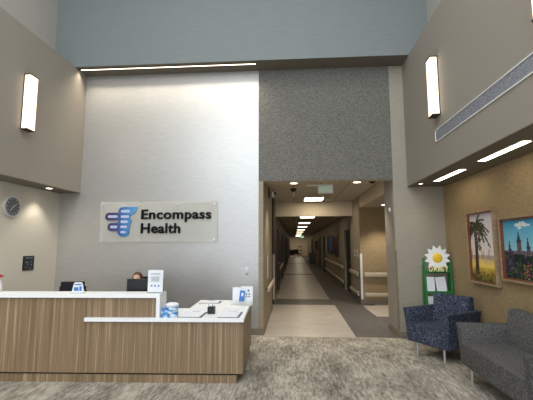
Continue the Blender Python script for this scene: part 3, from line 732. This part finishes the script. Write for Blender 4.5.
# ------------------------------------------------------------------ receptionist
def person():
    t = thing('person', 'seated receptionist with brown hair behind the black monitor, wearing dark top', 'person', (-2.51, 5.95, .0)); t.scale = (.93, .93, .91)
    # skeleton facing -Y; z measured from floor
    J = {'pel': (0, .06, .56, .14), 'wai': (0, .08, .70, .125), 'che': (0, .06, .90, .135), 'sho': (0, .05, 1.00, .09), 'nec': (0, .03, 1.06, .052), 'hd0': (0, .01, 1.12, .058),
         'hiL': (.10, -.02, .55, .10), 'knL': (.13, -.38, .56, .062), 'anL': (.13, -.34, .12, .042), 'toL': (.13, -.50, .045, .035),
         'hiR': (-.10, -.02, .55, .10), 'knR': (-.13, -.38, .56, .062), 'anR': (-.13, -.34, .12, .042), 'toR': (-.13, -.50, .045, .035),
         'shL': (.16, .06, .99, .06), 'elL': (.24, -.02, .76, .043), 'wrL': (.16, -.26, .80, .027), 'paL': (.15, -.33, .80, .028),
         'shR': (-.16, .06, .99, .06), 'elR': (-.24, -.02, .76, .043), 'wrR': (-.16, -.26, .80, .027), 'paR': (-.15, -.33, .80, .028)}
    E = [('pel', 'wai'), ('wai', 'che'), ('che', 'sho'), ('sho', 'nec'), ('nec', 'hd0')]
    for s in 'LR': E += [('pel', 'hi'+s), ('hi'+s, 'kn'+s), ('kn'+s, 'an'+s), ('an'+s, 'to'+s), ('sho', 'sh'+s), ('sh'+s, 'el'+s), ('el'+s, 'wr'+s), ('wr'+s, 'pa'+s)]
    for s, sg_ in (('L', 1), ('R', -1)):
        px, py, pz, _ = J['pa'+s]
        for k, (dx, ln) in enumerate(((-.024, .062), (-.008, .07), (.008, .066), (.024, .052))):
            J['f%d%s' % (k, s)] = (px+dx*sg_*-1, py-.03, pz, .009); J['g%d%s' % (k, s)] = (px+dx*sg_*-1.1, py-.03-ln*.6, pz-.006, .008); J['h%d%s' % (k, s)] = (px+dx*sg_*-1.1, py-.03-ln*.95, pz-.024, .0065)
            E += [('pa'+s, 'f%d%s' % (k, s)), ('f%d%s' % (k, s), 'g%d%s' % (k, s)), ('g%d%s' % (k, s), 'h%d%s' % (k, s))]
        J['t0'+s] = (px-.035*sg_, py+.015, pz-.004, .010); J['t1'+s] = (px-.05*sg_, py-.02, pz-.012, .008)
        E += [('pa'+s, 't0'+s), ('t0'+s, 't1'+s)]
    keys = list(J); me = bpy.data.meshes.new('body')
    me.from_pydata([J[k][:3] for k in keys], [(keys.index(a), keys.index(b)) for a, b in E], [])
    o = bpy.data.objects.new('body_tmp', me); COL.objects.link(o)
    sk = o.modifiers.new('skin', 'SKIN'); ss = o.modifiers.new('sub', 'SUBSURF'); ss.levels = 2; ss.render_levels = 2
    for i, k in enumerate(keys):
        d = me.skin_vertices[0].data[i]; d.radius = (J[k][3], J[k][3]*(.8 if k in ('pel', 'wai', 'che') else 1)); d.use_root = (k == 'pel')
    bpy.context.view_layer.update()
    dg = bpy.context.evaluated_depsgraph_get(); me2 = bpy.data.meshes.new_from_object(o.evaluated_get(dg)); COL.objects.unlink(o); bpy.data.objects.remove(o)
    # head joined into the same mesh
    bm = bmesh.new(); bm.from_mesh(me2)
    hz = 1.225
    r = bmesh.ops.create_uvsphere(bm, u_segments=32, v_segments=24, radius=1, matrix=Matrix.Translation((0, 0, hz)) @ Matrix.Diagonal((.074, .094, .112, 1)))
    for v in r['verts']:
        x, y, z = v.co.x, v.co.y, v.co.z-hz
        if z < -.02: v.co.x *= 1-(-z-.02)*2.6
        if y < -.04:
            if abs(x) < .014 and -.035 < z < .02: v.co.y -= .020*(1-abs(x)/.014)*(1 if z < 0 else .4)
            if abs(abs(x)-.03) < .014 and abs(z-.008) < .014: v.co.y += .008
            if abs(x) < .028 and abs(z+.055) < .01: v.co.y -= .005
    for sx in (-1, 1): bmesh.ops.create_uvsphere(bm, u_segments=10, v_segments=8, radius=1, matrix=Matrix.Translation((.076*sx, .01, hz-.005)) @ Matrix.Diagonal((.010, .02, .03, 1)))
    bm.to_mesh(me2); bm.free(); me2.materials.clear(); me2.materials.append(skin); me2.materials.append(darkcloth)
    for p in me2.polygons:
        p.use_smooth = True; c = p.center
        hand = c.z < .9 and c.z > .7 and c.y < -.22
        p.material_index = 0 if (c.z > 1.055 or hand) else 1
    b = bpy.data.objects.new('body', me2); COL.objects.link(b); b.parent = t
    for sx in (-1, 1):
        MB().sph((.03*sx, -.078, hz+.008), (.012, .008, .007), 12, 8).build('eye', black, t, True)
    MB().box((-.022, -.094, hz-.058), (.022, -.086, hz-.052), .002).build('mouth', plain('lips', (170, 90, 84), .5), t, True)
    m = MB(); m.sph((0, .014, hz+.02), (.088, .098, .108), 32, 20)
    for v in list(m.bm.verts):
        if v.co.y < -.035 and v.co.z < hz+.075: v.co.y = -.04+(v.co.y+.04)*.1; v.co.x *= 1.05
        if v.co.z < hz-.03: v.co.x *= .93
    m.build('hair', hairm, t, True)
    return t
person()

# ------------------------------------------------------------------ armchairs
def sofa(name, lb, cat, loc, rz, W, D, fab, fab2, seats=1, back_h=.88):
    """front edge centred on the origin along x, depth to +y"""
    t = thing(name, lb, cat, loc, rz); h = W/2
    z0, zs, za = .20, .465, .685
    iw = h-.085
    MB().box((-iw-.01, .04, z0-.012), (iw+.01, D-.05, z0+.03), .006).build('base', blackout, t, True)
    MB().box((-iw, -.005, z0), (iw, D-.10, zs), .016, 3).build('seat', fab, t, True)
    for s in (-1, 1):
        m = MB()
        # flared arm: outline in xz swept along y, front edge leans forward at the top
        prof = [(iw-.005, z0), (iw+.072, z0), (iw+.095, za-.06), (iw+.115, za), (iw+.030, za+.004), (iw+.012, za-.06), (iw-.005, zs-.05)]
        fr = [.0, .0, -.018, -.04, -.04, -.018, .0]; bk = [D-.03, D-.03, D-.01, D+.01, D+.01, D-.01, D-.03]
        va = [m.bm.verts.new((s*p[0], f, p[1])) for p, f in zip(prof, fr)]; vb = [m.bm.verts.new((s*p[0], f, p[1])) for p, f in zip(prof, bk)]
        n = len(prof); m.bm.faces.new(va); m.bm.faces.new(list(reversed(vb)))
        for i in range(n): m.bm.faces.new((va[i], va[(i+1) % n], vb[(i+1) % n], vb[i]))
        bmesh.ops.bevel(m.bm, geom=m.bm.edges[:], offset=.007, segments=2, affect='EDGES')
        m.build('arm', fab2, t, True)
    yb = D-.20
    m = MB()
    prof = [(yb, zs-.05), (yb+.055, back_h-.02), (yb+.075, back_h), (yb+.17, back_h), (yb+.19, back_h-.02), (D-.02, zs-.1)]
    m.prism(prof, 'x', -iw-.02, iw+.02); bmesh.ops.bevel(m.bm, geom=m.bm.edges[:], offset=.014, segments=2, affect='EDGES')
    m.build('backrest', fab, t, True)
    for k in range(seats):
        bx = -iw+(k+.5)*2*iw/seats
        if seats > 1 or name == 'loveseat': MB().sph((bx, yb+.033, (zs+back_h)/2+.05), (.016, .010, .016), 12, 8).build('tuft_button', fab, t, True)
    for sx in (-1, 1):
        for y in (.07, D-.12):
            MB().cyl((sx*(iw-.06), y, z0+.002), (sx*(iw-.055), y+(-.01 if y < .2 else .01), 0), .020, .013, 14).build('leg', chrome, t, True)
    return t
ang = math.atan2(-.81, .58)
sofa('armchair', 'navy flecked fabric armchair with chrome legs in the corner', 'armchair', (1.925, 5.83, 0), math.radians(-57), .74, .715, bluefab, navyfab if False else bluefab)
sofa('loveseat', 'grey upholstered loveseat with chrome legs at the right photo edge', 'sofa', (2.055, 4.30, 0), -PI/2, 1.44, .705, greyfab, greyfab, 1, .88)

# ------------------------------------------------------------------ daisy stand
t = thing('ladder_shelf', 'green wooden ladder shelf stand behind the navy armchair', 'shelf', (2.52, 6.90, 0))
for sx in (-1, 1):
    o = MB().prism([(-.10, 0), (-.06, 0), (.06, 1.42), (.02, 1.42)], 'x', sx*.22-.016, sx*.22+.016).build('side_rail', green, t)
    MB().prism([(.14, 0), (.18, 0), (.10, 1.30), (.06, 1.30)], 'x', sx*.22-.012, sx*.22+.012).build('rear_leg', green, t)
for k, z in enumerate((.25, .53, .83, 1.18)):
    yy = -.08+.12*z/1.42
    MB().box((-.22, yy-.04, z-.012), (.22, .14, z+.006)).box((-.22, yy-.045, z-.02), (.22, yy-.03, z+.022)).build('shelf', green, t)
t = thing('daisy_sign', 'large white daisy cutout with yellow centre on the green shelf', 'decoration', (2.515, 6.885, 1.186))
m = MB()
for k in range(12):
    a = 2*PI*k/12+.26; c, s = math.cos(a), math.sin(a); px, pz = -s, c
    pts = []
    for d, w_ in ((.05, .020), (.11, .044), (.15, .044), (.20, .016), (.228, .001)):
        pts.append((c*d+px*w_, .235+s*d+pz*w_))
    for d, w_ in ((.20, .016), (.15, .044), (.11, .044), (.05, .020)): pts.append((c*d-px*w_, .235+s*d-pz*w_))
    m.prism(pts, 'y', -.008+.0015*(k % 2), .004+.0015*(k % 2))
m.build('petals', petal, t)
MB().sph((0, -.008, .235), (.085, .022, .085)).build('flower_centre', yellow, t, True)
MB().box((-.012, -.004, 0), (.012, .006, .1)).box((-.10, -.045, 0), (.10, .05, .008)).build('stand', green, t)
t = thing('letter_sign', 'yellow cutout letters reading DAISY on the top shelf', 'sign', (2.32, 6.81, 1.186))
for k, ch in enumerate('DAISY'):
    text_mesh('letter', ch, plain('letter_yellow', (250, 240, 170), .5) if k == 0 else bpy.data.materials['letter_yellow'], .062 if ch != 'I' else .022, .085, .008, t, (.02+(.0, .075, .15, .19, .265)[k], -.0, .008), (PI/2, 0, 0), bold=.015)
B((0, -.02, 0), (.38, .02, .008)).build('base', green, t)
for x, z, rz, lb in ((2.385, .836, .0, 'white leaflet standing at left on the green shelf'), (2.57, .836, -.09, 'wider white leaflet leaning at right on the green shelf'), (2.39, .536, 0, 'white item on the lower green shelf beside the armchair back')):
    t = thing('leaflet', lb, 'leaflet', (x, 6.88, z)); wd = .065 if rz == 0 else .085
    o = MB().box((-wd, -.003, 0), (wd, .003, .25 if z > .8 else .22)).build('card', paper, t); o.rotation_euler = (-.08, rz, 0); o.location.z = .008
    m = MB()
    for k in range(7): m.box((-wd+.02, -.0045, .2-.025*k), (wd-.03, -.003, .203-.025*k))
    o2 = m.build('printed_lines', paleg, o)

# ------------------------------------------------------------------ far end of the corridor
def far_chair(lb, x, y, rz, m=black):
    t = thing('side_chair', lb, 'chair', (x, y, 0), rz)
    B((-.28, -.25, .38), (.28, .25, .48), .03).build('seat', m, t); B((-.28, .2, .48), (.28, .28, 1.0), .03).build('backrest', m, t)
    for sx in (-1, 1):
        B((sx*.28-.03, -.25, .48), (sx*.28+.03, .25, .66), .01).build('armrest', m, t)
        for y_ in (-.2, .2): MB().cyl((sx*.24, y_, 0), (sx*.24, y_, .4), .02, seg=8).build('leg', m, t)
far_chair('dark chair at corridor end, nearest the left wall', -.25, 44, 0); far_chair('dark chair at corridor end, right of the leftmost one', .3, 48, .3)
t = thing('equipment_cart', 'tall dark cart against the pale end wall of corridor', 'cart', (.75, 50, 0))
for z in (.3, .75, 1.25): B((-.25, -.2, z), (.25, .2, z+.12), .01).build('shelf', blackout, t)
for sx in (-1, 1):
    for sy in (-1, 1): MB().cyl((sx*.22, sy*.17, .0), (sx*.22, sy*.17, 1.35), .02, seg=8).build('post', blackout, t)
t = thing('supply_cart', 'low dark cart parked along the right corridor wall', 'cart', (1.45, 30, 0))
B((-.25, -.4, .15), (.25, .4, .95), .02).build('body', blackout, t)
for k in range(3): B((-.22, -.415, .22+.24*k), (.22, -.40, .42+.24*k), .005).build('drawer', plain('cart_grey', (90, 88, 86), .5), t)
for sx in (-1, 1):
    for sy in (-1, 1): MB().cyl((sx*.2-.015, sy*.33, .05), (sx*.2+.015, sy*.33, .05), .05, seg=12).build('wheel', black, t)
    MB().box((sx*.2-.01, -.33, .09), (sx*.2+.01, .33, .15)).build('axle_bar', black, t)
